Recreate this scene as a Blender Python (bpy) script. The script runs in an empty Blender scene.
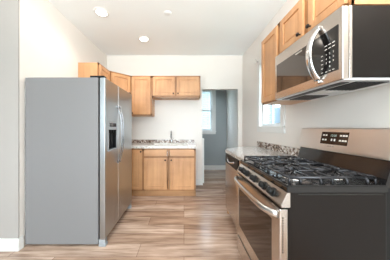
import bpy, bmesh, math, random
from mathutils import Matrix, Vector
random.seed(7)
S = bpy.context.scene
C = S.collection
PI = math.pi

# ------------------------------------------------------------------ camera
H = 1.22
cam = bpy.data.cameras.new('camera'); camo = bpy.data.objects.new('camera', cam); C.objects.link(camo)
cam.sensor_width = 36; cam.lens = 173*36/390.0
cam.shift_x = 11/390.0; cam.shift_y = -2/390.0
cam.clip_start = 0.02
camo.location = (0, 0, H); camo.rotation_euler = (PI/2, 0, 0)
S.camera = camo

# ------------------------------------------------------------------ world, light, exposure
S.view_settings.view_transform = 'Standard'; S.view_settings.look = 'None'
S.view_settings.gamma = 1; S.view_settings.use_curve_mapping = False
S.view_settings.exposure = 0.92
w = bpy.data.worlds.new('world'); S.world = w; w.use_nodes = True
w.node_tree.nodes['Background'].inputs[0].default_value = (0.76, 0.91, 1.0, 1)
w.node_tree.nodes['Background'].inputs[1].default_value = 5.6

def area(name, loc, rot, sx, sy, power, color):
    l = bpy.data.lights.new(name, 'AREA'); l.shape = 'RECTANGLE'; l.size = sx; l.size_y = sy
    l.energy = power; l.color = color
    o = bpy.data.objects.new(name, l); C.objects.link(o); o.location = loc; o.rotation_euler = rot
    return o
# daylight comes in from the sky through the window openings
# added area light in the rear window opening, extra fill beside the sky
area('fill_rear_windows', (-.62, -2.58, 1.5), (PI/2, 0, 0), 3.2, 1.9, 34, (.95, .97, 1.0))
# added fill: unseen spot behind the camera, aimed up to brighten the ceiling
def uplight_fill(loc, power, color):
    l = bpy.data.lights.new('uplight_fill', 'SPOT'); l.energy = power; l.shadow_soft_size = .15; l.color = color
    l.spot_size = math.radians(176); l.spot_blend = .25
    o = bpy.data.objects.new('uplight_fill', l); C.objects.link(o); o.location = loc; o.rotation_euler = (PI, 0, 0)
uplight_fill((.15, -.1, 1.80), 112, (1.0, .97, .93))
CAN_POWER = 8
CAN_COLOR = (1.0, 0.88, 0.77)

# ------------------------------------------------------------------ materials
def mat(name, col=(.8, .8, .8), rough=.5, metal=0, **kw):
    m = bpy.data.materials.new(name); m.use_nodes = True
    b = m.node_tree.nodes['Principled BSDF']
    b.inputs['Base Color'].default_value = (*col, 1); b.inputs['Roughness'].default_value = rough
    b.inputs['Metallic'].default_value = metal
    for k, v in kw.items():
        b.inputs[k.replace('_', ' ')].default_value = v
    return m
def nodes(m): return m.node_tree.nodes, m.node_tree.links, m.node_tree.nodes['Principled BSDF']
def coords(m, scale, kind='Object', rot=(0, 0, 0)):
    n, l, b = nodes(m)
    tc = n.new('ShaderNodeTexCoord'); mp = n.new('ShaderNodeMapping')
    mp.inputs['Scale'].default_value = scale; mp.inputs['Rotation'].default_value = rot
    l.new(tc.outputs[kind], mp.inputs['Vector']); return mp.outputs['Vector']
def noise(m, vec, scale, detail=4, rough=.55):
    n, l, b = nodes(m); t = n.new('ShaderNodeTexNoise'); t.inputs['Scale'].default_value = scale
    t.inputs['Detail'].default_value = detail; t.inputs['Roughness'].default_value = rough
    l.new(vec, t.inputs['Vector']); return t.outputs['Fac']
def ramp(m, fac, stops):
    n, l, b = nodes(m); r = n.new('ShaderNodeValToRGB'); l.new(fac, r.inputs['Fac'])
    e = r.color_ramp.elements
    while len(e) < len(stops): e.new(.5)
    for q, (p, c) in zip(e, stops): q.position = p; q.color = (*c, 1)
    return r.outputs['Color']
def mixc(m, a, b_, fac, mode='MIX'):
    n, l, b = nodes(m); x = n.new('ShaderNodeMix'); x.data_type = 'RGBA'; x.blend_type = mode
    for s, v in ((x.inputs[0], fac), (x.inputs[6], a), (x.inputs[7], b_)):
        if hasattr(v, 'links'): l.new(v, s)
        elif isinstance(v, tuple): s.default_value = (*v, 1)
        else: s.default_value = v
    return x.outputs[2]
def bump(m, fac, strength, dist=.002):
    n, l, b = nodes(m); bp = n.new('ShaderNodeBump'); bp.inputs['Strength'].default_value = strength
    bp.inputs['Distance'].default_value = dist
    l.new(fac, bp.inputs['Height']); l.new(bp.outputs['Normal'], b.inputs['Normal'])
def paint(name, col, rough=.75):
    m = mat(name, col, rough); f = noise(m, coords(m, (1, 1, 1)), 120, 3); bump(m, f, .12, .001)
    v = noise(m, coords(m, (1, 1, 1)), 1.3, 2)
    c = ramp(m, v, [(0.3, tuple(x*.97 for x in col)), (.7, col)])
    m.node_tree.links.new(c, nodes(m)[2].inputs['Base Color']); return m

M = {}
M['wall'] = paint('kitchen_wall_paint', (.775, .74, .70))
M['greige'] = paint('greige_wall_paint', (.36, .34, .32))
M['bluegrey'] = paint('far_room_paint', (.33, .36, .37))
M['ceiling'] = paint('ceiling_paint', (.87, .90, .91))
M['trim'] = mat('white_trim', (.74, .74, .72), .4)
M['sash'] = mat('white_sash', (.78, .82, .84), .4)

def wood(name, base, dark, axis):
    m = mat(name, base, .38); n, l, b = nodes(m)
    sc = [15, 15, 15]; sc[axis] = 1.2
    v = coords(m, tuple(sc)); f = noise(m, v, 1.0, 6, .6)
    v2 = coords(m, (2.2, 2.2, 2.2)); f2 = noise(m, v2, 1.2, 3)
    c = ramp(m, f, [(.25, dark), (.62, base)])
    c2 = ramp(m, f2, [(.3, (.80, .75, .70)), (.7, (1.05, 1.03, 1.0))])
    l.new(mixc(m, c, c2, 1.0, 'MULTIPLY'), b.inputs['Base Color']); bump(m, f, .08, .001)
    return m
M['maple'] = wood('maple_wood', (.63, .35, .175), (.50, .26, .12), 2)
M['maple_h'] = wood('maple_wood_horizontal', (.63, .35, .175), (.50, .26, .12), 0)
M['maple_frame_shaded'] = wood('shaded_maple_face_frame', (.40, .20, .08), (.30, .14, .055), 2)  # maple darkened to paint in the shade between the doors
M['kick'] = wood('toe_kick_wood', (.46, .25, .12), (.34, .18, .08), 0)

def granite():
    m = mat('speckled_granite', (.6, .57, .53), .12, 0, IOR=1.6); n, l, b = nodes(m)
    v = coords(m, (1, 1, 1))
    a = noise(m, v, 30, 5, .7); c = ramp(m, a, [(.40, (.05, .04, .035)), (.47, (.24, .14, .10)), (.53, (.60, .55, .51)), (.60, (.80, .78, .75)), (.70, (.40, .36, .33))])
    d = noise(m, v, 9, 3, .6); e = ramp(m, d, [(.35, (.55, .48, .42)), (.6, (1, 1, 1))])
    l.new(mixc(m, c, e, 1.0, 'MULTIPLY'), b.inputs['Base Color']); return m
M['granite'] = granite()
def granite_light():
    m = mat('pale_granite', (.6, .57, .53), .07, 0, IOR=1.75); n, l, b = nodes(m)
    v = coords(m, (1, 1, 1))
    a = noise(m, v, 60, 5, .7); c = ramp(m, a, [(.36, (.06, .05, .045)), (.44, (.33, .27, .23)), (.51, (.62, .60, .57)), (.64, (.74, .73, .71))])
    l.new(c, b.inputs['Base Color']); return m
M['granite_top'] = granite_light()
def granite_cream():
    m = mat('cream_granite', (.6, .57, .53), .10); n, l, b = nodes(m)
    a = noise(m, coords(m, (1, 1, 1)), 60, 5, .7); c = ramp(m, a, [(.32, (.16, .13, .11)), (.40, (.50, .44, .39)), (.47, (.76, .74, .70)), (.64, (.84, .82, .80))])
    l.new(c, b.inputs['Base Color']); return m
M['granite_cream'] = granite_cream()

def floor_mat():
    m = mat('grey_brown_plank_floor', (.4, .3, .24), .26); n, l, b = nodes(m)
    v = coords(m, (1, 1, 1))
    br = n.new('ShaderNodeTexBrick'); l.new(v, br.inputs['Vector'])
    br.inputs['Scale'].default_value = 1; br.inputs['Brick Width'].default_value = 1.22; br.inputs['Row Height'].default_value = .182
    br.inputs['Mortar Size'].default_value = .0022; br.inputs['Mortar Smooth'].default_value = .2
    br.inputs['Color1'].default_value = (.40, .27, .195, 1); br.inputs['Color2'].default_value = (.60, .47, .38, 1)
    br.inputs['Mortar'].default_value = (.16, .09, .06, 1); br.offset = .37; br.offset_frequency = 3
    br.inputs['Bias'].default_value = -.1
    # per plank shift of grain
    g = noise(m, coords(m, (1.3, 15, 1)), 1.6, 7, .62)
    c = ramp(m, g, [(.30, (.50, .43, .39)), (.5, (1.0, .97, .95)), (.70, (1.34, 1.37, 1.40))])
    g2 = noise(m, coords(m, (.7, 4.5, 1)), 1.7, 3); c2 = ramp(m, g2, [(.3, (.70, .66, .64)), (.7, (1.16, 1.17, 1.18))])
    x = mixc(m, br.outputs['Color'], c, 1.0, 'MULTIPLY'); x = mixc(m, x, c2, 1.0, 'MULTIPLY')
    l.new(x, b.inputs['Base Color'])
    rr = n.new('ShaderNodeMapRange'); l.new(g, rr.inputs[0]); rr.inputs[3].default_value = .14; rr.inputs[4].default_value = .30
    l.new(rr.outputs[0], b.inputs['Roughness']); bump(m, g, .12, .002)
    return m
M['floor'] = floor_mat()

def brushed(name, col, rough, axis=1, amt=.015):
    m = mat(name, col, rough, 1.0); n, l, b = nodes(m)
    sc = [300, 300, 300]; sc[axis] = 2
    f = noise(m, coords(m, tuple(sc)), 1, 2)
    rr = n.new('ShaderNodeMapRange'); l.new(f, rr.inputs[0]); rr.inputs[3].default_value = rough-amt; rr.inputs[4].default_value = rough+amt
    l.new(rr.outputs[0], b.inputs['Roughness']); return m
M['steel'] = brushed('brushed_stainless_steel', (.58, .535, .495), .26, 1)  # base warmed to paint in the floor's reflected colour
M['steel_light'] = brushed('backguard_stainless_steel', (.67, .65, .635), .32, 1)
M['steel_fridge'] = brushed('fridge_stainless_steel', (.42, .445, .46), .28, 2)
M['chrome'] = mat('polished_chrome', (.68, .68, .69), .08, 1)
M['satin'] = mat('satin_handle_steel', (.62, .61, .60), .22, 1)
M['handle_dark'] = mat('dark_satin_handle_steel', (.34, .34, .35), .20, 1)
M['fridge_side'] = mat('grey_painted_fridge_side', (.20, .197, .20), .42, 0, Specular_IOR_Level=.3)
M['dark_gap'] = mat('black_gasket', (.012, .012, .013), .6)
M['black'] = mat('black_enamel', (.012, .011, .011), .10)
M['black_side'] = mat('black_side_panel', (.009, .0065, .0055), .28, 0, Specular_IOR_Level=.22)
M['black_mat'] = mat('matte_black_plastic', (.008, .008, .008), .4, 0, Specular_IOR_Level=.25)
M['well'] = mat('cooktop_well_sheen', (.09, .09, .095), .14, .4, IOR=2.3)  # black enamel greyed and made metallic, painting in its bright reflection
M['iron'] = mat('cast_iron_grate', (.045, .045, .05), .22, .6)
M['cap'] = mat('burner_cap', (.03, .03, .032), .35)
M['glass_dark'] = mat('dark_oven_glass', (.030, .017, .012), .06, 0, IOR=1.38)
M['glass_mw'] = mat('tinted_microwave_glass', (.045, .03, .022), .04, 0, IOR=1.7)
M['knob_black'] = mat('oil_rubbed_bronze_knob', (.03, .022, .018), .35, .6)
M['plastic_white'] = mat('white_plastic', (.8, .8, .78), .4)
M['text_white'] = mat('printed_legend', (.75, .72, .68), .5)
M['text_grey'] = mat('grey_brand_print', (.25, .24, .23), .4)
M['display'] = mat('display_segments', (.4, .5, .45), .4)
M['grey_plastic'] = mat('grey_plastic', (.32, .34, .36), .4)
M['filter'] = mat('dark_filter_mesh', (.03, .032, .035), .4, .6)
M['under'] = mat('satin_grey_underside', (.68, .70, .72), .3, .2)
def emis(name, col, s):
    m = mat(name, col, .5); b = nodes(m)[2]
    b.inputs['Emission Color'].default_value = (*col, 1); b.inputs['Emission Strength'].default_value = s; return m
M['lamp'] = emis('lit_lens', (1, .93, .82), 6)
def glass():
    m = bpy.data.materials.new('window_glass'); m.use_nodes = True; n = m.node_tree.nodes; l = m.node_tree.links
    n.clear(); o = n.new('ShaderNodeOutputMaterial'); t = n.new('ShaderNodeBsdfTransparent'); g = n.new('ShaderNodeBsdfGlossy')
    g.inputs['Roughness'].default_value = .02; x = n.new('ShaderNodeMixShader'); x.inputs[0].default_value = .05
    t.inputs[0].default_value = (.96, .98, 1, 1)
    l.new(t.outputs[0], x.inputs[1]); l.new(g.outputs[0], x.inputs[2]); l.new(x.outputs[0], o.inputs[0]); return m
M['glass'] = glass()
def brickmat():
    m = mat('pale_painted_brick', (.7, .7, .7), .8); n, l, b = nodes(m)
    br = n.new('ShaderNodeTexBrick'); l.new(coords(m, (1, 1, 1), rot=(PI/2, 0, 0)), br.inputs['Vector'])
    br.inputs['Scale'].default_value = 1; br.inputs['Brick Width'].default_value = .3; br.inputs['Row Height'].default_value = .1; br.inputs['Mortar Size'].default_value = .012
    br.inputs['Color1'].default_value = (.24, .27, .28, 1); br.inputs['Color2'].default_value = (.30, .33, .34, 1); br.inputs['Mortar'].default_value = (.12, .15, .17, 1)
    l.new(br.outputs['Color'], b.inputs['Base Color']); return m
M['brick'] = brickmat()
M['siding'] = mat('blue_grey_siding', (.13, .17, .20), .7)
M['pale_pane'] = mat('curtained_pane', (.16, .20, .22), .2)
M['ground'] = mat('outside_ground', (.22, .27, .18), .9)

# ------------------------------------------------------------------ mesh helpers
class MB:
    def __init__(s, T=None): s.bm = bmesh.new(); s.T = T or Matrix()
    def box(s, x0, x1, y0, y1, z0, z1, bev=0, seg=2):
        t = bmesh.new(); bmesh.ops.create_cube(t, size=1)
        for v in t.verts:
            v.co = Vector(((x0+x1)/2+v.co.x*(x1-x0), (y0+y1)/2+v.co.y*(y1-y0), (z0+z1)/2+v.co.z*(z1-z0)))
        if bev: bmesh.ops.bevel(t, geom=t.edges[:], offset=bev, segments=seg, affect='EDGES', profile=.5)
        return s.merge(t)
    def merge(s, t, X=None):
        A = s.T @ X if X else s.T
        mp = {v: s.bm.verts.new(A @ v.co) for v in t.verts}
        for f in t.faces:
            try: nf = s.bm.faces.new([mp[v] for v in f.verts]); nf.smooth = f.smooth
            except ValueError: pass
        t.free(); return s
    def cyl(s, p0, p1, r, r2=None, n=20, smooth=True):
        p0 = Vector(p0); p1 = Vector(p1); d = p1-p0; t = bmesh.new()
        bmesh.ops.create_cone(t, cap_ends=True, segments=n, radius1=r, radius2=r if r2 is None else r2, depth=d.length)
        for f in t.faces: f.smooth = smooth and len(f.verts) == 4
        X = Matrix.Translation((p0+p1)/2) @ Vector((0, 0, 1)).rotation_difference(d.normalized()).to_matrix().to_4x4()
        return s.merge(t, X)
    def lathe(s, prof, origin=(0, 0, 0), direction=(0, 0, 1), n=24):
        t = bmesh.new(); rings = []
        for r, h in prof:
            rings.append([t.verts.new((r*math.cos(2*PI*k/n), r*math.sin(2*PI*k/n), h)) for k in range(n)] if r > 1e-6 else [t.verts.new((0, 0, h))])
        for a, b in zip(rings, rings[1:]):
            for k in range(n):
                if len(a) == 1 and len(b) == 1: continue
                if len(a) == 1: f = t.faces.new([a[0], b[k], b[(k+1) % n]])
                elif len(b) == 1: f = t.faces.new([a[k], a[(k+1) % n], b[0]])
                else: f = t.faces.new([a[k], a[(k+1) % n], b[(k+1) % n], b[k]])
                f.smooth = True
        bmesh.ops.recalc_face_normals(t, faces=t.faces[:])
        X = Matrix.Translation(origin) @ Vector((0, 0, 1)).rotation_difference(Vector(direction)).to_matrix().to_4x4()
        return s.merge(t, X)
    def tube(s, pts, ra, rb=None, n=10, up=(0, 0, 1)):
        """swept elliptical tube; ra across 'up', rb along 'up'"""
        rb = rb or ra; pts = [Vector(p) for p in pts]; t = bmesh.new(); rings = []
        for i, p in enumerate(pts):
            d = (pts[min(i+1, len(pts)-1)]-pts[max(i-1, 0)]).normalized()
            u = Vector(up); u = (u-d*u.dot(d))
            if u.length < 1e-4: u = Vector((1, 0, 0)); u = u-d*u.dot(d)
            u.normalize(); sd = d.cross(u)
            rings.append([t.verts.new(p+sd*ra*math.cos(2*PI*k/n)+u*rb*math.sin(2*PI*k/n)) for k in range(n)])
        for a, b in zip(rings, rings[1:]):
            for k in range(n):
                f = t.faces.new([a[k], a[(k+1) % n], b[(k+1) % n], b[k]]); f.smooth = True
        t.faces.new(rings[0]); t.faces.new(rings[-1])
        bmesh.ops.recalc_face_normals(t, faces=t.faces[:])
        return s.merge(t)
    def prism(s, poly, z0, z1, axis='z', bev=0):
        """poly extruded; axis z: (x,y); axis y: (x,z) extruded y from z0 to z1"""
        t = bmesh.new(); f3 = (lambda a, b, c: (a, b, c)) if axis == 'z' else (lambda a, b, c: (a, c, b))
        A = [t.verts.new(f3(a, b, z0)) for a, b in poly]; B = [t.verts.new(f3(a, b, z1)) for a, b in poly]
        t.faces.new(A); t.faces.new(B)
        for k in range(len(poly)):
            t.faces.new([A[k], A[(k+1) % len(poly)], B[(k+1) % len(poly)], B[k]])
        bmesh.ops.recalc_face_normals(t, faces=t.faces[:])
        if bev: bmesh.ops.bevel(t, geom=t.edges[:], offset=bev, segments=2, affect='EDGES')
        return s.merge(t)
    def build(s, name, m, parent=None, label=None):
        bmesh.ops.recalc_face_normals(s.bm, faces=s.bm.faces[:])
        if parent is not None:
            root = parent
            off = Vector((0, 0, 0))
            while root is not None: off += root.location; root = root.parent
            for v in s.bm.verts: v.co -= off
        me = bpy.data.meshes.new(name); s.bm.to_mesh(me); s.bm.free(); me.materials.append(m)
        o = bpy.data.objects.new(name, me); C.objects.link(o); o.parent = parent
        if label: o['label'] = label
        return o

def thing(name, label, cat, loc=(0, 0, 0), group=None):
    o = bpy.data.objects.new(name, None); C.objects.link(o); o.location = loc; o.empty_display_size = .1
    o['label'] = label; o['category'] = cat
    if group: o['group'] = group
    return o
def tag(o, label, cat, group=None):
    o['label'] = label; o['category'] = cat
    if group: o['group'] = group
    return o
def struct(o): o['kind'] = 'structure'; return o
def text(body, size, m, parent, T, name='lettering'):
    cu = bpy.data.curves.new('t', 'FONT'); cu.body = body; cu.size = size; cu.align_x = 'CENTER'; cu.align_y = 'CENTER'
    cu.extrude = .0004; cu.resolution_u = 2
    to = bpy.data.objects.new('t', cu); C.objects.link(to)
    me = bpy.data.meshes.new_from_object(to); bpy.data.objects.remove(to)
    off = Vector((0, 0, 0)); r = parent
    while r is not None: off += r.location; r = r.parent
    me.transform(Matrix.Translation(-off) @ T); me.materials.clear(); me.materials.append(m)
    o = bpy.data.objects.new(name, me); C.objects.link(o); o.parent = parent; return o
# lettering on a face looking towards -X (right-wall appliances): text x -> -Y, text y -> +Z
def face_negx(x, y, z, tilt=0):
    R = Matrix(((0, 0, -1, 0), (-1, 0, 0, 0), (0, 1, 0, 0), (0, 0, 0, 1)))
    return Matrix.Translation((x, y, z)) @ Matrix.Rotation(tilt, 4, 'Y') @ R

# ------------------------------------------------------------------ room shell
XL, XR, YB, HC, YN = -1.65, 1.25, 3.70, 2.77, 1.735
FAR = 5.09; T = .12; REAR = -2.6; LX = -3.2
struct(MB().box(LX-T, XR+T, REAR-T, FAR+T, -.1, 0).build('floor', M['floor']))
struct(MB().box(LX-T, XR+T, REAR-T, FAR+T, HC, HC+.1).build('ceiling', M['ceiling']))
struct(MB().box(XL-.14, XL, YN, YB, 0, HC).build('wall_left', M['wall']))
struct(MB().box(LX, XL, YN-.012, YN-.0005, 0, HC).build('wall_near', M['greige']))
# back wall with the opening to the far room
OX0, OX1, OZ = .39, 1.155, 2.055
b = MB(); b.box(LX, OX0, YB, YB+T, 0, HC); b.box(OX1, XR, YB, YB+T, 0, HC); b.box(OX0, OX1, YB, YB+T, OZ, HC)
struct(b.build('wall_back', M['wall']))
# right wall with window hole
WY0, WY1, WZ0, WZ1 = 2.22, 2.84, 1.235, 2.26
b = MB(); b.box(XR, XR+T, REAR, WY0, 0, HC); b.box(XR, XR+T, WY1, FAR, 0, HC); b.box(XR, XR+T, WY0, WY1, 0, WZ0); b.box(XR, XR+T, WY0, WY1, WZ1, HC)
struct(b.build('wall_right', M['wall']))
# far wall with window hole
FX0, FX1, FZ0, FZ1 = .06, .84, 1.13, 2.36
b = MB(); b.box(LX, FX0, FAR, FAR+T, 0, HC); b.box(FX1, XR+T, FAR, FAR+T, 0, HC); b.box(FX0, FX1, FAR, FAR+T, 0, FZ0); b.box(FX0, FX1, FAR, FAR+T, FZ1, HC)
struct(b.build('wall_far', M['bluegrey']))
struct(MB().box(LX-T, LX, REAR, FAR, 0, HC).build('wall_left_outer', M['greige']))
# rear wall with wide windows (behind the camera)
b = MB(); b.box(LX, -2.3, REAR-T, REAR, 0, HC); b.box(1.05, XR+T, REAR-T, REAR, 0, HC); b.box(-2.3, 1.05, REAR-T, REAR, 0, .5); b.box(-2.3, 1.05, REAR-T, REAR, 2.5, HC)
struct(b.build('wall_rear', M['greige']))

def baseboard(name, pts):
    b = MB()
    for (x0, x1, y0, y1) in pts:
        b.box(x0, x1, y0, y1, 0, .115, .002); b.box(x0+(x1-x0)*.0, x1, y0, y1, .11, .122, .003)
    return struct(b.build(name, M['trim']))
baseboard('baseboard_near', [(LX, XL+.014, YN-.026, YN-.012)])
baseboard('baseboard_left', [(XL, XL+.014, YN-.012, YN+.035)])
baseboard('baseboard_back', [(.215, OX0+.012, YB-.014, YB), (OX0, OX0+.014, YB, YB+T)])
baseboard('baseboard_far', [(LX, XR, FAR-.016, FAR)])
baseboard('baseboard_right', [(XR-.014, XR, YB+T, FAR-.016)])
# short white half-wall cap beyond the opening
b = MB(); b.box(OX0+.005, OX0+.055, YB+T+.01, YB+T+.09, 0, .955, .003); b.box(OX0-.01, OX0+.06, YB+T+.005, YB+T+.10, .955, .985, .003)
struct(b.build('trim_1', M['trim']))

def window_right():
    x = XR
    r = MB()
    cw = .085
    r.box(x-.018, x, WY0-cw, WY0, WZ0-.08, WZ1+.09, .003); r.box(x-.018, x, WY1, WY1+cw, WZ0-.08, WZ1+.09, .003)
    r.box(x-.018, x, WY0, WY1, WZ1, WZ1+.09, .003); r.box(x-.018, x, WY0, WY1, WZ0-.08, WZ0, .003)
    r.box(x-.026, x, WY0-cw, WY1+cw, WZ0-.012, WZ0+.012, .003)
    # jamb liners
    r.box(x, x+T, WY0, WY0+.015, WZ0, WZ1); r.box(x, x+T, WY1-.015, WY1, WZ0, WZ1); r.box(x, x+T, WY0, WY1, WZ0, WZ0+.015); r.box(x, x+T, WY0, WY1, WZ1-.015, WZ1)
    f = struct(r.build('window_1', M['trim']))
    mid = (WZ0+WZ1)/2
    def sash(x0, z0, z1):
        s = MB(); w_ = .038
        a, c = WY0+.015, WY1-.015
        s.box(x0, x0+.03, a, a+w_, z0, z1, .002); s.box(x0, x0+.03, c-w_, c, z0, z1, .002)
        s.box(x0, x0+.03, a+w_, c-w_, z0, z0+w_, .002); s.box(x0, x0+.03, a+w_, c-w_, z1-w_, z1, .002)
        s.box(x0+.006, x0+.024, (a+c)/2-.012, (a+c)/2+.012, z0+w_, z1-w_)
        o = s.build('sash', M['sash'], f)
        MB().box(x0+.012, x0+.016, a+w_, c-w_, z0+w_, z1-w_).build('pane', M['glass'], o)
    sash(x+.03, WZ0+.015, mid+.02); sash(x+.065, mid-.02, WZ1-.015)
    b = MB(); b.box(x-.06, x-.018, WY1+.02, WY1+.05, 2.30, 2.33, .004); b.cyl((x-.055, WY1+.035, 2.33), (x-.055, WY1+.035, 2.36), .01)
    b.build('curtain_bracket', M['satin'], f, 'small metal curtain bracket')
window_right()
def window_far():
    y = FAR; r = MB(); cw = .09
    r.box(FX0-cw, FX0, y-.02, y, FZ0-.09, FZ1+.09, .003); r.box(FX1, FX1+cw, y-.02, y, FZ0-.09, FZ1+.09, .003)
    r.box(FX0, FX1, y-.02, y, FZ1, FZ1+.09, .003); r.box(FX0, FX1, y-.02, y, FZ0-.09, FZ0-.02, .003)
    r.box(FX0-cw-.01, FX1+cw+.01, y-.05, y, FZ0-.022, FZ0+.004, .003)
    r.box(FX0, FX0+.015, y, y+T, FZ0, FZ1); r.box(FX1-.015, FX1, y, y+T, FZ0, FZ1); r.box(FX0, FX1, y, y+T, FZ0, FZ0+.015); r.box(FX0, FX1, y, y+T, FZ1-.015, FZ1)
    f = struct(r.build('window_2', M['trim'])); mid = 1.74
    def sash(y0, z0, z1):
        s = MB(); w_ = .042; a, c = FX0+.015, FX1-.015
        s.box(a, a+w_, y0, y0+.03, z0, z1, .002); s.box(c-w_, c, y0, y0+.03, z0, z1, .002)
        s.box(a+w_, c-w_, y0, y0+.03, z0, z0+w_, .002); s.box(a+w_, c-w_, y0, y0+.03, z1-w_, z1, .002)
        o = s.build('sash', M['sash'], f)
        MB().box(a+w_, c-w_, y0+.012, y0+.016, z0+w_, z1-w_).build('pane', M['glass'], o)
    sash(y+.03, FZ0+.015, mid+.022); sash(y+.065, mid-.022, FZ1-.015)
window_far()

# outside: neighbouring houses and the ground
struct(MB().box(-14, 16, -14, 18, -.75, -.6).build('ground', M['ground']))
h = thing('neighbour_house', 'pale painted brick house wall seen through the far window', 'house', (0.4, 9.5, -.6))
MB().box(-4, 5, 9.5, 12, -.6, 3.3).build('wall', M['brick'], h)
MB().prism([(-4.2, 3.3), (5.2, 3.3), (.5, 4.2)], 9.2, 12.2, 'y').build('roof', M['siding'], h)
h = thing('neighbour_house', 'blue-grey neighbouring house with white window seen through the kitchen window', 'house', (6.2, 8, -.6))
MB().box(6.2, 9, 4.5, 12, -.6, 2.6).build('wall', M['siding'], h)
for yy in (6.0, 8.4):
    wf = MB().box(6.14, 6.2, yy, yy+1.3, .7, 2.1).build('window_frame', M['trim'], h)
    MB().box(6.125, 6.139, yy+.12, yy+.6, .8, 1.95).build('pane', M['pale_pane'], wf)
    MB().box(6.125, 6.139, yy+.7, yy+1.18, .8, 1.95).build('pane', M['pale_pane'], wf)

# ------------------------------------------------------------------ recessed lights and smoke detector
def can(x, y, label):
    t = thing('recessed_light', label, 'ceiling light', (x, y, HC), 'recessed downlights in the kitchen ceiling')
    MB().lathe([(.0, -.002), (.064, -.002), (.066, -.006), (.094, -.008), (.098, -.001), (.098, 0)], (x, y, HC)).build('trim_ring', M['plastic_white'], t)
    MB().lathe([(0, -.004), (.066, -.004), (.064, -.0095), (0, -.012)], (x, y, HC)).build('lens', M['lamp'], t)
    l = bpy.data.lights.new('downlight', 'SPOT'); l.energy = CAN_POWER*2.2; l.spot_size = math.radians(150); l.spot_blend = 1.0; l.shadow_soft_size = .06; l.color = CAN_COLOR
    o = bpy.data.objects.new('downlight', l); C.objects.link(o); o.location = (0, 0, -.03); o.parent = t
can(-1.105, 2.318, 'lit round recessed ceiling light nearer the camera, above the refrigerator')
can(-.697, 3.013, 'lit round recessed ceiling light nearer the sink cabinets and back wall')
tag(MB().lathe([(0, -.006), (.046, -.006), (.052, -.003), (.053, 0), (0, 0)], (-.22, 2.335, HC)).build('smoke_detector', M['ceiling']),
    'small faint round smoke detector on the white ceiling', 'smoke detector')

# ------------------------------------------------------------------ cabinets
def knob(parent, p, d):
    b = MB(); b.lathe([(0, 0), (.006, 0), (.005, .010), (.007, .014), (.0145, .019), (.015, .025), (.010, .030), (0, .031)], p, d, 16)
    return b.build('knob', M['knob_black'], parent)
def frame_door(parent, Tm, x0, x1, z0, z1, kx=None, kz=None, name='door', rail=.052, t=.019, wood='maple'):
    """door in local frame: width x, front toward -y, back face on y=0"""
    b = MB(Tm)
    if name == 'door':
        b.box(x0, x0+rail, -t, 0, z0, z1, .003); b.box(x1-rail, x1, -t, 0, z0, z1, .003)
        b.box(x0+rail, x1-rail, -t, 0, z0, z0+rail, .003); b.box(x0+rail, x1-rail, -t, 0, z1-rail, z1, .003)
        b.box(x0+rail-.002, x1-rail+.002, -.006, -.001, z0+rail-.002, z1-rail+.002)
        q = .013; b.box(x0+rail+q, x1-rail-q, -t+.008, -.004, z0+rail+q, z1-rail-q, .003)
    else:
        b.box(x0, x1, -t, 0, z0, z1, .004)
    d = b.build(name, M[wood], parent)
    if kx is not None:
        p = Tm @ Vector((kx, -t, kz)); dr = (Tm.to_3x3() @ Vector((0, -1, 0)))
        knob(d, p, dr)
    return d
def TM(x, y, rz): return Matrix.Translation((x, y, 0)) @ Matrix.Rotation(rz, 4, 'Z')
FACE_X = PI/2     # local -y -> +x  (left wall cabinets), local x -> +y
FACE_NX = -PI/2   # local -y -> -x  (right wall cabinets), local x -> -y

def body(parent, Tm, w_, d, z0, z1, stiles, rails=(), st=.032, open_top=False):
    """carcass box: local x 0..w, y 0 (face) .. d"""
    b = MB(Tm); 
    if open_top:
        b.box(.002, .018, .016, d, z0+.001, z1-.001); b.box(w_-.018, w_-.002, .016, d, z0+.001, z1-.001)
        b.box(.018, w_-.018, .016, d, z0+.001, z0+.017); b.box(.018, w_-.018, d-.01, d, z0+.017, z1-.001)
    else: b.box(.002, w_-.002, .016, d, z0+.001, z1-.001)
    o = b.build('carcass', M['maple'], parent)
    f = MB(Tm)
    f.box(0, w_, 0, .018, z1-.045, z1, .001); f.box(0, w_, 0, .018, z0, z0+.035, .001)
    for s in stiles: f.box(s-st/2, s+st/2, .0005, .0175, z0+.03, z1-.04)
    for z in rails: f.box(0, w_, .0005, .0175, z-.018, z+.018)
    f.box(0, .03, 0, .018, z0, z1, .001); f.box(w_-.03, w_, 0, .018, z0, z1, .001)
    f.build('face_frame', M['maple_frame_shaded'], parent)
ZT, ZB = 2.24, 1.464
GU = None
# left wall cabinet
Y0 = 2.69
t = thing('wall_cabinet', 'maple wall cabinet on the left wall just above the refrigerator, plain side panel showing', 'wall cabinet', (XL, Y0, ZB))
Tm = TM(-1.33, Y0, FACE_X); body(t, Tm, .398, .318, ZB, ZT, [])
frame_door(t, Tm, .014, .384, ZB+.02, ZT-.025, .36, ZB+.07)
# diagonal corner cabinet
t = thing('wall_cabinet', 'diagonal maple corner wall cabinet between left wall and back wall', 'wall cabinet', (XL, YB, ZB))
MB().prism([(XL, 3.09), (-1.332, 3.09), (-1.042, 3.38), (-1.042, YB), (XL, YB)], ZB, ZT).build('carcass', M['maple'], t)
L = math.hypot(.29, .29); Tm = TM(-1.332, 3.09, math.atan2(.29, .29)) @ Matrix.Translation((0, -.001, 0))
f = MB(Tm); f.box(0, L, -.006, .01, ZT-.045, ZT); f.box(0, .03, -.006, .01, ZB, ZT); f.box(L-.03, L, -.006, .01, ZB, ZT); f.box(0, L, -.006, .01, ZB, ZB+.04)
f.build('face_frame', M['maple_frame_shaded'], t)
Tm = Tm @ Matrix.Translation((0, -.006, 0)); frame_door(t, Tm, .02, L-.02, ZB+.02, ZT-.03, .05, ZB+.07)
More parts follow.
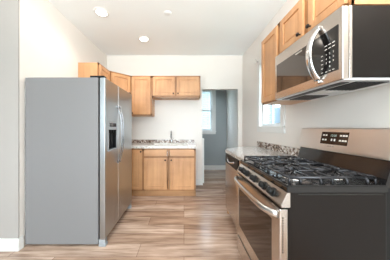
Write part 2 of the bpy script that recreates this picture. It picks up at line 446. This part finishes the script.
# tall back wall cabinet
t = thing('wall_cabinet', 'tall single-door maple wall cabinet on the back wall beside the corner', 'wall cabinet', (-1.04, 3.38, ZB))
Tm = TM(-1.04, 3.38, 0); body(t, Tm, .415, .319, ZB, ZT, [])
frame_door(t, Tm, .018, .385, ZB+.02, ZT-.03, .043, ZB+.045)
# short back wall cabinet
t = thing('wall_cabinet', 'short two-door maple wall cabinet on the back wall above the sink', 'wall cabinet', (-.624, 3.38, 1.816))
Tm = TM(-.624, 3.38, 0); body(t, Tm, .946, .319, 1.816, ZT, [.462])
frame_door(t, Tm, .020, .445, 1.850, ZT-.03, .418, 1.89); frame_door(t, Tm, .480, .926, 1.850, ZT-.03, .508, 1.89)
# right wall far cabinet
XF = .92
t = thing('wall_cabinet', 'tall narrow maple wall cabinet on the right wall beside the window', 'wall cabinet', (XF, 2.03, 1.49))
Tm = TM(XF, 2.03, FACE_NX); body(t, Tm, .369, .329, 1.49, ZT, [])
frame_door(t, Tm, .012, .345, 1.505, ZT-.02)
# cabinet over the microwave
t = thing('wall_cabinet', 'low two-door maple wall cabinet above the microwave', 'wall cabinet', (XF, 1.66, 1.902))
Tm = TM(XF, 1.66, FACE_NX); body(t, Tm, .709, .329, 1.902, ZT, [.37], st=.05)
frame_door(t, Tm, .03, .345, 1.92, ZT-.02, .318, 1.945); frame_door(t, Tm, .40, .69, 1.92, ZT-.02, .428, 1.945)

# base cabinets on the back wall
def toe(parent, x0, x1): MB().box(x0, x1, 3.102, 3.117, 0, .10).build('toe_kick', M['kick'], parent)
YF = 3.09; BT = .855
t = thing('base_cabinet', 'narrow single-door maple base cabinet partly hidden behind the refrigerator', 'base cabinet', (-1.10, YF, 0))
Tm = TM(-1.10, YF, 0); body(t, Tm, .374, .595, .10, BT, []); toe(t, -1.10, -.726)
frame_door(t, Tm, .05, .355, .125, BT-.02, .335, BT-.055)
t = thing('base_cabinet', 'two-door maple sink base cabinet under the faucet', 'base cabinet', (-.725, YF, 0))
Tm = TM(-.725, YF, 0); body(t, Tm, .935, .595, .10, BT, [.447], [.70], open_top=True); toe(t, -.725, .21)
for a, c, k in ((.014, .42, .393), (.472, .905, .50)):
    frame_door(t, Tm, a, c, .722, BT-.02, name='drawer_front', wood='maple_h')
    frame_door(t, Tm, a, c, .125, .682, k, .652)

# back countertop with sink cut-out
SX0, SX1, SY0, SY1 = -.62, .08, 3.14, 3.54
b = MB(); CT0, CT1 = .857, .908
XC0, XC1, YC0, YC1 = -1.645, .225, 3.06, YB-.003
b.box(XC0, SX0, YC0, YC1, CT0, CT1, .004); b.box(SX1, XC1, YC0, YC1, CT0, CT1, .004)
b.box(SX0, SX1, YC0, SY0, CT0, CT1, .004); b.box(SX0, SX1, SY1, YC1, CT0, CT1, .004)
t = tag(b.build('countertop', M['granite_cream']), 'speckled granite countertop on the sink cabinets along the back wall', 'countertop')
MB().box(XC0, XC1, YC1-.022, YC1, CT1+.0005, .972, .002).build('backsplash', M['granite'], t, 'darker speckled granite upstand')
# sink
b = MB(); g = .004
z0 = .70
b.box(SX0, SX1, SY0, SY0+.006, z0, .856); b.box(SX0, SX1, SY1-.006, SY1, z0, .856)
b.box(SX0, SX0+.006, SY0, SY1, z0, .856); b.box(SX1-.006, SX1, SY0, SY1, z0, .856); b.box(SX0, SX1, SY0, SY1, z0-.006, z0)
t = tag(b.build('sink', M['steel']), 'undermount stainless steel sink set in the back countertop', 'sink')
MB().lathe([(0, .001), (.04, .001), (.045, .004), (.03, .003), (0, .002)], (-.27, 3.34, z0)).build('drain', M['chrome'], t)
# faucet
fx, fy = -.262, 3.60; GAP = .0006
t = thing('faucet', 'chrome gooseneck kitchen faucet behind the sink', 'faucet', (fx, fy, CT1))
CT1 = CT1+.0008
MB().lathe([(0, 0), (.027, 0), (.027, .006), (.017, .012), (.014, .05), (.013, .075), (0, .078)], (fx, fy, CT1)).build('base', M['chrome'], t)
pts = [(fx, fy, CT1+.07), (fx, fy, CT1+.17)]
for k in range(1, 10):
    a = PI*k/9; pts.append((fx, fy-.055+.055*math.cos(a), CT1+.195+.055*math.sin(a)))
pts.append((fx, fy-.11, CT1+.16))
MB().tube(pts, .0105, up=(1, 0, 0)).build('spout', M['handle_dark'], t)
MB().cyl((fx, fy-.11, CT1+.165), (fx, fy-.11, CT1+.115), .015, .013).build('spray_head', M['handle_dark'], t)
b = MB(); b.cyl((fx+.012, fy, CT1+.05), (fx+.03, fy, CT1+.055), .008); b.tube([(fx+.028, fy, CT1+.055), (fx+.04, fy, CT1+.08), (fx+.05, fy, CT1+.11)], .005)
b.build('handle', M['chrome'], t)

# ------------------------------------------------------------------ right countertop, dishwasher, end cabinet
SN, SF = .91, 1.67           # range near / far
b = MB(); b.prism([(.59, SF+.006), (1.247, SF+.006), (1.247, 2.93), (1.08, 2.93), (.69, 2.68), (.59, 2.48)], .872, .912, bev=.006)
t = tag(b.build('countertop', M['granite_top']), 'pale speckled granite countertop with clipped end beyond the stove', 'countertop')
MB().box(1.222, 1.247, SF+.006, 2.90, .9125, 1.0, .002).build('backsplash', M['granite'], t, 'darker speckled granite upstand under the window')

t = thing('base_cabinet', 'narrow maple filler cabinet squeezed between stove and dishwasher', 'base cabinet', (.615, 1.68, 0))
MB().box(.62, 1.24, 1.678, 1.885, .10, .868).build('carcass', M['maple'], t)
MB().box(.602, .62, 1.680, 1.883, .11, .862, .002).build('front_panel', M['maple'], t)
MB().box(.68, .69, 1.678, 1.885, 0, .10).build('toe_kick', M['kick'], t)

t = thing('dishwasher', 'stainless steel dishwasher with dark control strip under the right countertop', 'dishwasher', (.60, 2.18, 0))
D0, D1 = 1.892, 2.462
MB().box(.63, 1.22, D0, D1, .09, .866).build('tub', M['black_mat'], t)
dd = MB().box(.590, .628, D0+.002, D1-.002, .10, .742, .004).build('door', M['steel'], t)
cp = MB(); cp.box(.590, .628, D0+.002, D1-.002, .746, .864, .004); cp = cp.build('control_panel', M['black_mat'], t, 'dark control strip')
hb = MB(); pts = []
for k in range(13):
    u = -1+2*k/12; pts.append((.568+.018*u*u, (D0+D1)/2+.17*u, .805-.030*(1-u*u)+.012))
hb.tube(pts, .006, .011); hb.build('handle', M['satin'], cp, 'satin pocket handle')
text('NORMAL  HEAVY  RINSE', .012, M['text_grey'], cp, face_negx(.5895, D0+.14, .845), 'legend') if False else None
MB().box(.66, .68, D0, D1, 0, .09).build('toe_kick', M['black_mat'], t)
t = thing('base_cabinet', 'angled maple end cabinet beyond the dishwasher under the countertop', 'base cabinet', (.63, 2.47, 0))
MB().prism([(.62, 2.466), (1.24, 2.466), (1.24, 2.90), (1.08, 2.90), (.71, 2.67), (.62, 2.49)], 0.0, .868).build('carcass', M['maple'], t)

# ------------------------------------------------------------------ refrigerator
FY0, FY1 = 1.774, 2.684
FXB, FXC, FXD = -1.63, -.868, -.81
FZ = 1.748
t = thing('refrigerator', 'tall stainless steel side-by-side refrigerator with grey side against the left wall', 'refrigerator', (-1.22, 2.23, 0))
b = MB(); b.box(FXB, FXC-.014, FY0, FY1, .025, FZ-.008, .006); b.build('cabinet', M['fridge_side'], t, 'grey painted cabinet')
MB().box(FXC-.014, FXC+.004, FY0+.03, FY1-.03, .06, FZ-.02).build('gasket', M['dark_gap'], t)
SEAM = 2.135
def fdoor(y0, y1, cut=None):
    b = MB()
    if cut:
        cy0, cy1, cz0, cz1 = cut
        b.box(FXC+.004, FXD, y0, cy0, .075, FZ-.01, .004); b.box(FXC+.004, FXD, cy1, y1, .075, FZ-.01, .004)
        b.box(FXC+.004, FXD-.0002, cy0-.006, cy1+.006, .078, cz0); b.box(FXC+.004, FXD-.0002, cy0-.006, cy1+.006, cz1, FZ-.013)
        b.box(FXC+.004, FXC+.01, cy0, cy1, cz0, cz1)
    else: b.box(FXC+.004, FXD, y0, y1, .075, FZ-.01, .004)
    return b.build('door', M['steel_fridge'], t)
cut = (1.845, 2.085, .965, 1.30)
d1 = fdoor(FY0, SEAM-.003, cut); d2 = fdoor(SEAM+.003, FY1)
def fhandle(y, parent):
    b = MB(); pts = []
    for k in range(21):
        u = -1+2*k/20; pts.append((FXD+.006+.048*(1-abs(u)**2.6), y, 1.145+.335*u))
    b.tube(pts, .0075, .009, n=12, up=(0, 1, 0))
    b.box(FXD-.001, FXD+.02, y-.012, y+.012, 1.145-.347, 1.145-.32, .003); b.box(FXD-.001, FXD+.02, y-.012, y+.012, 1.145+.32, 1.145+.347, .003)
    b.build('handle', M['handle_dark'], parent)
fhandle(SEAM-.03, d1); fhandle(SEAM+.03, d2)
b = MB(); cy0, cy1, cz0, cz1 = cut
b.box(FXD-.03, FXD+.004, cy0, cy1, 1.20, cz1, .003); b.box(FXD-.004, FXD+.004, cy0, cy0+.012, cz0, 1.2); b.box(FXD-.004, FXD+.004, cy1-.012, cy1, cz0, 1.2); b.box(FXD-.03, FXD+.008, cy0, cy1, cz0, cz0+.018, .003)
dp = b.build('dispenser_panel', M['grey_plastic'], t, 'grey dispenser surround with control strip')
b = MB(); b.box(FXC+.0105, FXC+.013, cy0+.001, cy1-.001, cz0+.018, 1.2); b.box(FXC+.012, FXD-.002, cy0+.001, cy0+.006, cz0+.018, 1.2); b.box(FXC+.012, FXD-.002, cy1-.006, cy1-.001, cz0+.018, 1.2)
b.build('dispenser_cavity', M['black_mat'], t, 'black ice and water recess')
b = MB(); b.box(FXC+.02, FXC+.03, 1.92, 1.96, 1.03, 1.17, .003); b.box(FXC+.02, FXC+.03, 1.99, 2.03, 1.03, 1.17, .003); b.cyl((FXD-.02, 1.94, 1.20), (FXD-.02, 1.94, 1.165), .014); b.cyl((FXD-.02, 2.01, 1.20), (FXD-.02, 2.01, 1.165), .014)
b.build('dispenser_paddle', M['black_mat'], t)
MB().box(FXD+.0042, FXD+.0052, cy0+.03, cy1-.03, 1.235, 1.275, .0003).build('display', M['glass_dark'], dp)
for yy in (FY0+.004, FY1-.064):
    b = MB(); b.box(FXC-.10, FXD-.012, yy, yy+.06, FZ-.008, FZ+.012, .004); b.build('hinge_cover', M['black_mat'], t)
    b = MB(); b.box(FXC-.01, FXD+.006, yy-.004, yy+.05, 0.0, .03, .006); b.box(FXC-.01, FXD-.002, yy, yy+.05, .028, .072, .004); b.build('foot', M['grey_plastic'], t)
MB().box(FXC-.05, FXC+.01, FY0+.03, FY1-.03, .012, .07).build('kick_grille', M['black_mat'], t)

# ------------------------------------------------------------------ microwave
MX, MXB = .87, .912; MY0, MY1 = .95, 1.655; MZ0, MZ1 = 1.485, 1.897
t = thing('microwave', 'over-the-range stainless steel microwave with tinted glass door above the stove', 'microwave', (1.05, 1.30, MZ0))
MB().box(MXB, 1.247, MY0+.004, MY1-.002, MZ0+.012, MZ1, .003).build('housing', M['black_side'], t, 'black painted housing')
MB().box(MXB-.002, MXB+.014, MY0+.001, MY1-.001, MZ0+.006, MZ1, .002).build('front_bezel', M['steel'], t)
d = MB().box(MX, MXB-.004, MY0, MY1, MZ0+.004, MZ1-.001, .006).build('door', M['steel'], t)
GY0, GY1, GZ0, GZ1 = .975, 1.622, 1.550, 1.806
MB().box(MX-.002, MX+.002, 1.165, GY1, GZ0, GZ1, .0008).build('window', M['glass_mw'], d, 'brown tinted glass window')
cp = MB().box(MX-.0022, MX+.002, GY0, 1.163, GZ0, GZ1, .0008).build('control_panel', M['black'], d, 'glossy black touch control panel')
xk = MX-.0026
def seg(y, z, wy, hz, m='text_white', b=None):
    b.box(xk-.0002, xk+.0004, y-wy/2, y+wy/2, z-hz/2, z+hz/2)
for r, row in enumerate(('123', '456', '789', '*0#')):
    for c, ch in enumerate(row):
        if ch in '*#': continue
        text(ch, .016, M['text_white'], cp, face_negx(xk, 1.055-.025*c, 1.665-.026*r), 'digit')
def legend(y, z, wy, hz):
    lb = MB(); seg(y, z, wy, hz, b=lb); lb.build('key_legend', M['text_white'], cp)
for r in range(2):
    for c in range(3): legend(1.058-.027*c, 1.698+.022*r, .017, .005)
for r in range(5): legend(1.088, 1.565+.026*r, .014, .004)
for c in range(3): legend(1.055-.025*c, 1.562, .014, .004)
MB().box(xk-.0002, xk+.0004, 1.0, 1.075, 1.755, 1.785).build('display', M['display'], cp) if False else None
text('FRIGIDAIRE', .015, M['text_white'], d, face_negx(MX-.0024, 1.31, 1.79), 'brand_lettering')
b = MB(); pts = []
for k in range(25):
    u = -1+2*k/24; pts.append((MX-.004-.062*(1-abs(u)**2.3), 1.115, 1.690+.166*u))
b.tube(pts, .024, .013, n=14, up=(1, 0, 0))
b.box(MX-.016, MX+.001, 1.10, 1.13, 1.848, 1.872, .004); b.box(MX-.016, MX+.001, 1.10, 1.13, 1.508, 1.532, .004)
b.build('handle', M['chrome'], d, 'wide bowed chrome handle')
MB().box(MX+.012, 1.245, MY0+.002, MY1-.002, MZ0, MZ0+.012, .002).build('bottom_plate', M['under'], t)
for y0, y1 in ((.985, 1.20), (1.40, 1.61)):
    f = MB(); f.box(.98, 1.17, y0, y1, MZ0-.004, MZ0+.001, .001)
    for k in range(7): f.box(.985+k*.026, .989+k*.026, y0+.004, y1-.004, MZ0-.0065, MZ0-.003)
    f.build('grease_filter', M['filter'], t)
MB().box(.905, .955, 1.0, 1.60, MZ0-.003, MZ0+.001, .001).build('vent_slot', M['black_mat'], t)
MB().box(1.0, 1.09, 1.245, 1.355, MZ0-.003, MZ0+.001, .001).build('lamp_lens', M['plastic_white'], t)
for z in (1.62, 1.83): MB().cyl((1.16, MY0+.006, z), (1.16, MY0+.0005, z), .006).build('screw', M['chrome'], t)

# ------------------------------------------------------------------ gas range
t = thing('gas_range', 'freestanding stainless steel gas range with black side panels below the microwave', 'stove', (.80, 1.29, 0))
CX = .542; CTZ = .918
MB().box(.552, 1.068, SN+.002, SF-.002, .04, .878, .003).build('side_panels', M['black_side'], t, 'black painted cabinet sides')
MB().box(1.068, 1.165, SN+.012, SF-.012, .06, .90).build('rear_panel', M['black_mat'], t)
b = MB(); b.prism([(CX+.006, .880), (CX, .886), (CX, CTZ-.010), (CX+.006, CTZ-.006), (1.075, CTZ-.006), (1.075, .880)], SN-.002, SF+.002, 'y', .002)
# raised rim round the cooktop well
for (x0, x1, y0, y1) in ((CX+.002, CX+.028, SN, SF), (1.055, 1.075, SN, SF), (CX+.02, 1.06, SN, SN+.018), (CX+.02, 1.06, SF-.018, SF)):
    b.box(x0, x1, y0, y1, CTZ-.008, CTZ, .003)
cook = b.build('cooktop', M['black'], t, 'glossy black enamel cooktop')
MB().box(CX+.028, 1.055, SN+.018, SF-.018, CTZ-.0062, CTZ-.0052).build('cooktop_well', M['well'], cook)
b = MB()
for x in (.60, .97, ):
    pass
# side seam and drip groove
MB().box(.60, 1.05, SN+.0005, SN+.0025, .868, .874).build('side_trim', M['black'], t)
# control panel (sloped) with end caps
b = MB(); b.prism([(.552, .878), (.545, .878), (.512, .812), (.512, .800), (.56, .800), (.56, .878)], SN, SF, 'y', .0015)
cp = b.build('control_panel', M['steel'], t)
nx = Vector((-.066, 0, .033)).normalized()
for yy in (1.555, 1.445, 1.29, 1.135, 1.025):
    p = Vector((.5265, yy, .842))
    k = MB(); k.lathe([(0, -.002), (.026, -.002), (.027, .005), (.024, .009), (0, .010)], p, nx, 24)
    k = k.build('burner_knob', M['black_mat'], t)
    m_ = MB(); m_.lathe([(0, .006), (.0215, .006), (.020, .028), (.017, .033), (0, .034)], p, nx, 20)
    q = p+nx*.034
    m_.tube([q+Vector((-.004, 0, -.015)), q+Vector((.006, 0, .017))], .005, .006, n=8, up=nx)
    m_.build('grip', M['black_mat'], k)
# oven door
DX0, DX1 = .505, .548
b = MB(); GZa, GZb, GYa, GYb = .33, .70, 1.0, 1.60
b.box(DX0, DX1, SN+.002, GYa, .235, .790, .004); b.box(DX0, DX1, GYb, SF-.002, .235, .790, .004)
b.box(DX0+.0002, DX1, GYa-.005, GYb+.005, .237, GZa); b.box(DX0+.0002, DX1, GYa-.005, GYb+.005, GZb, .788)
door = b.build('oven_door', M['steel'], t)
MB().box(DX0+.002, DX0+.02, GYa, GYb, GZa, GZb).build('window', M['glass_dark'], door, 'dark glass oven window')
b = MB()
for k in range(14): b.box(.518, .524, SN+.0008, SN+.003, .56+k*.014, .567+k*.014)
b.build('vent_slots', M['black_mat'], door)
b = MB(); pts = []
for k in range(25):
    u = -1+2*k/24; pts.append((DX0-.052*(1-abs(u)**6)+.002, (SN+SF)/2+.355*u, .752))
b.tube(pts, .014, .020, n=14); b.build('handle', M['satin'], door, 'thick satin steel bar handle')
b = MB(); b.box(DX0+.004, DX1, SN+.002, SF-.002, .06, .228, .004); b.box(DX0-.008, DX0+.006, SN+.05, SF-.05, .205, .224, .003)
b.build('storage_drawer', M['steel'], t)
for x in (.60, 1.02):
    for y in (SN+.05, SF-.05): MB().cyl((x, y, 0), (x, y, .045), .018).build('foot', M['black_mat'], t)
# backguard
b = MB(); b.prism([(1.066, CTZ-.004), (1.106, 1.052), (1.180, 1.052), (1.180, .90), (1.066, .90)], SN+.006, SF-.030, 'y', .002)
b.build('backguard_base', M['black'], t, 'black lower strip of the backguard')
b = MB(); b.prism([(1.084, 1.056), (1.084, 1.046), (1.183, 1.046), (1.183, 1.220), (1.126, 1.220), (1.116, 1.214)], SN, SF-.028, 'y', .003)
bg = b.build('backguard', M['steel_light'], t, 'slanted stainless backguard')
tl = math.atan2(.032, .15)
def bgx(z): return 1.084+(z-1.056)/.15*.032
b = MB(); zA, zB, off = 1.098, 1.190, .0015
b.prism([(bgx(zA)-off, zA), (bgx(zB)-off, zB), (bgx(zB)+.004, zB), (bgx(zA)+.004, zA)], 1.16, 1.39, 'y')
dp = b.build('display_panel', M['glass_dark'], bg, 'black glass oven control display')
def bt(s, size, y, z, nm='legend', m='text_white', par=None): text(s, size, M[m], par or dp, face_negx(bgx(z)-off-.0008, y, z, tl), nm)
bt('12:00', .024, 1.278, 1.163, 'clock_digits', 'display')
def key(y, z, wy, hz):
    b = MB(); b.prism([(bgx(z-hz)-off-.0007, z-hz), (bgx(z+hz)-off-.0007, z+hz), (bgx(z+hz)-off+.0005, z+hz), (bgx(z-hz)-off+.0005, z-hz)], y-wy, y+wy, 'y'); b.build('touch_key', M['text_white'], dp)
for yy in (1.366, 1.342, 1.218, 1.196, 1.176):
    for zz in (1.165, 1.13): key(yy, zz, .008, .0055)
for yy in (1.288, 1.263): key(yy, 1.132, .006, .008)
text('FRIGIDAIRE', .012, M['text_grey'], bg, face_negx(bgx(1.083)-.0006, 1.285, 1.083, tl), 'brand_lettering')
# burners
BZ = CTZ-.0050
for (x, y, r) in ((.68, 1.07, .045), (.93, 1.07, .036), (.68, 1.51, .036), (.93, 1.51, .04), (.805, 1.29, .05)):
    bb = MB(); bb.lathe([(0, 0), (r*1.5, 0), (r*1.45, .004), (r*1.05, .006), (r, .014), (0, .014)], (x, y, BZ)); bb = bb.build('burner', M['satin'], t, 'pale metal burner ring')  # rings widened, their pale metal standing in for reflections around the burners
    MB().lathe([(0, .0135), (r*.95, .0135), (r*.95, .019), (r*.8, .022), (0, .022)], (x, y, BZ)).build('burner_cap', M['cap'], bb)
# grates: three sections
def grate(y0, y1, centres):
    b = MB(); x0, x1 = .575, 1.045; zt = .955; r = .0072; lo = BZ
    def bar(p, q): b.tube([p, q], r, r*1.15, n=8)
    def rail(pts): b.tube(pts, r, r*1.15, n=8)
    for y in (y0, y1): bar((x0, y, zt-.006), (x1, y, zt-.006))
    for x in (x0, x1): bar((x, y0, zt-.006), (x, y1, zt-.006))
    xm = (x0+x1)/2; bar((xm, y0, zt-.006), (xm, y1, zt-.006))
    for x in (x0, xm, x1):
        for y in (y0, y1):
            b.cyl((x, y, lo-.001), (x, y, zt-.004), .007, .006, 8)
    for (cx, cy) in centres:
        for k in range(4):
            a = PI/2*k
            dx, dy = math.cos(a), math.sin(a)
            ex = (x1 if dx > .5 else x0) if abs(dx) > .5 else cx
            if len(centres) == 2 and abs(dx) > .5:
                ex = xm if (dx > 0) == (cx < xm) else (x0 if cx < xm else x1)
            ey = (y1 if dy > .5 else y0) if abs(dy) > .5 else cy
            p = Vector((ex, ey, zt-.006)); c = Vector((cx, cy, zt)); d_ = (c-p); n_ = c-d_.normalized()*.022
            rail([p, p+d_.normalized()*.02+Vector((0, 0, .006)), n_])
        for k in range(4):
            a = PI/4+PI/2*k; dx, dy = math.cos(a), math.sin(a)
            p = Vector((cx+dx*.10, cy+dy*.10, zt-.003)); n_ = Vector((cx+dx*.045, cy+dy*.045, zt)); 
            tx = min(max(cx+dx*.118, x0), x1); ty = min(max(cy+dy*.118, y0), y1)
            rail([Vector((tx, ty, zt-.006)), p, n_])
    for x in (x0+.055, x0+.165, xm+.07, xm+.18):
        rail([(x, y0-.012, lo+.004), (x, y0-.010, zt-.018), (x, y0+.002, zt-.004), (x, y0+.02, zt), (x+.012, y0+.062, zt+.001)])
        rail([(x, y1+.004, zt-.014), (x, y1-.006, zt-.003), (x, y1-.02, zt), (x+.012, y1-.06, zt+.001)])
    return b.build('grate', M['iron'], t)
grate(.945, 1.172, [(.68, 1.07), (.93, 1.07)])
grate(1.184, 1.396, [(.805, 1.29)])
grate(1.408, 1.635, [(.68, 1.51), (.93, 1.51)])
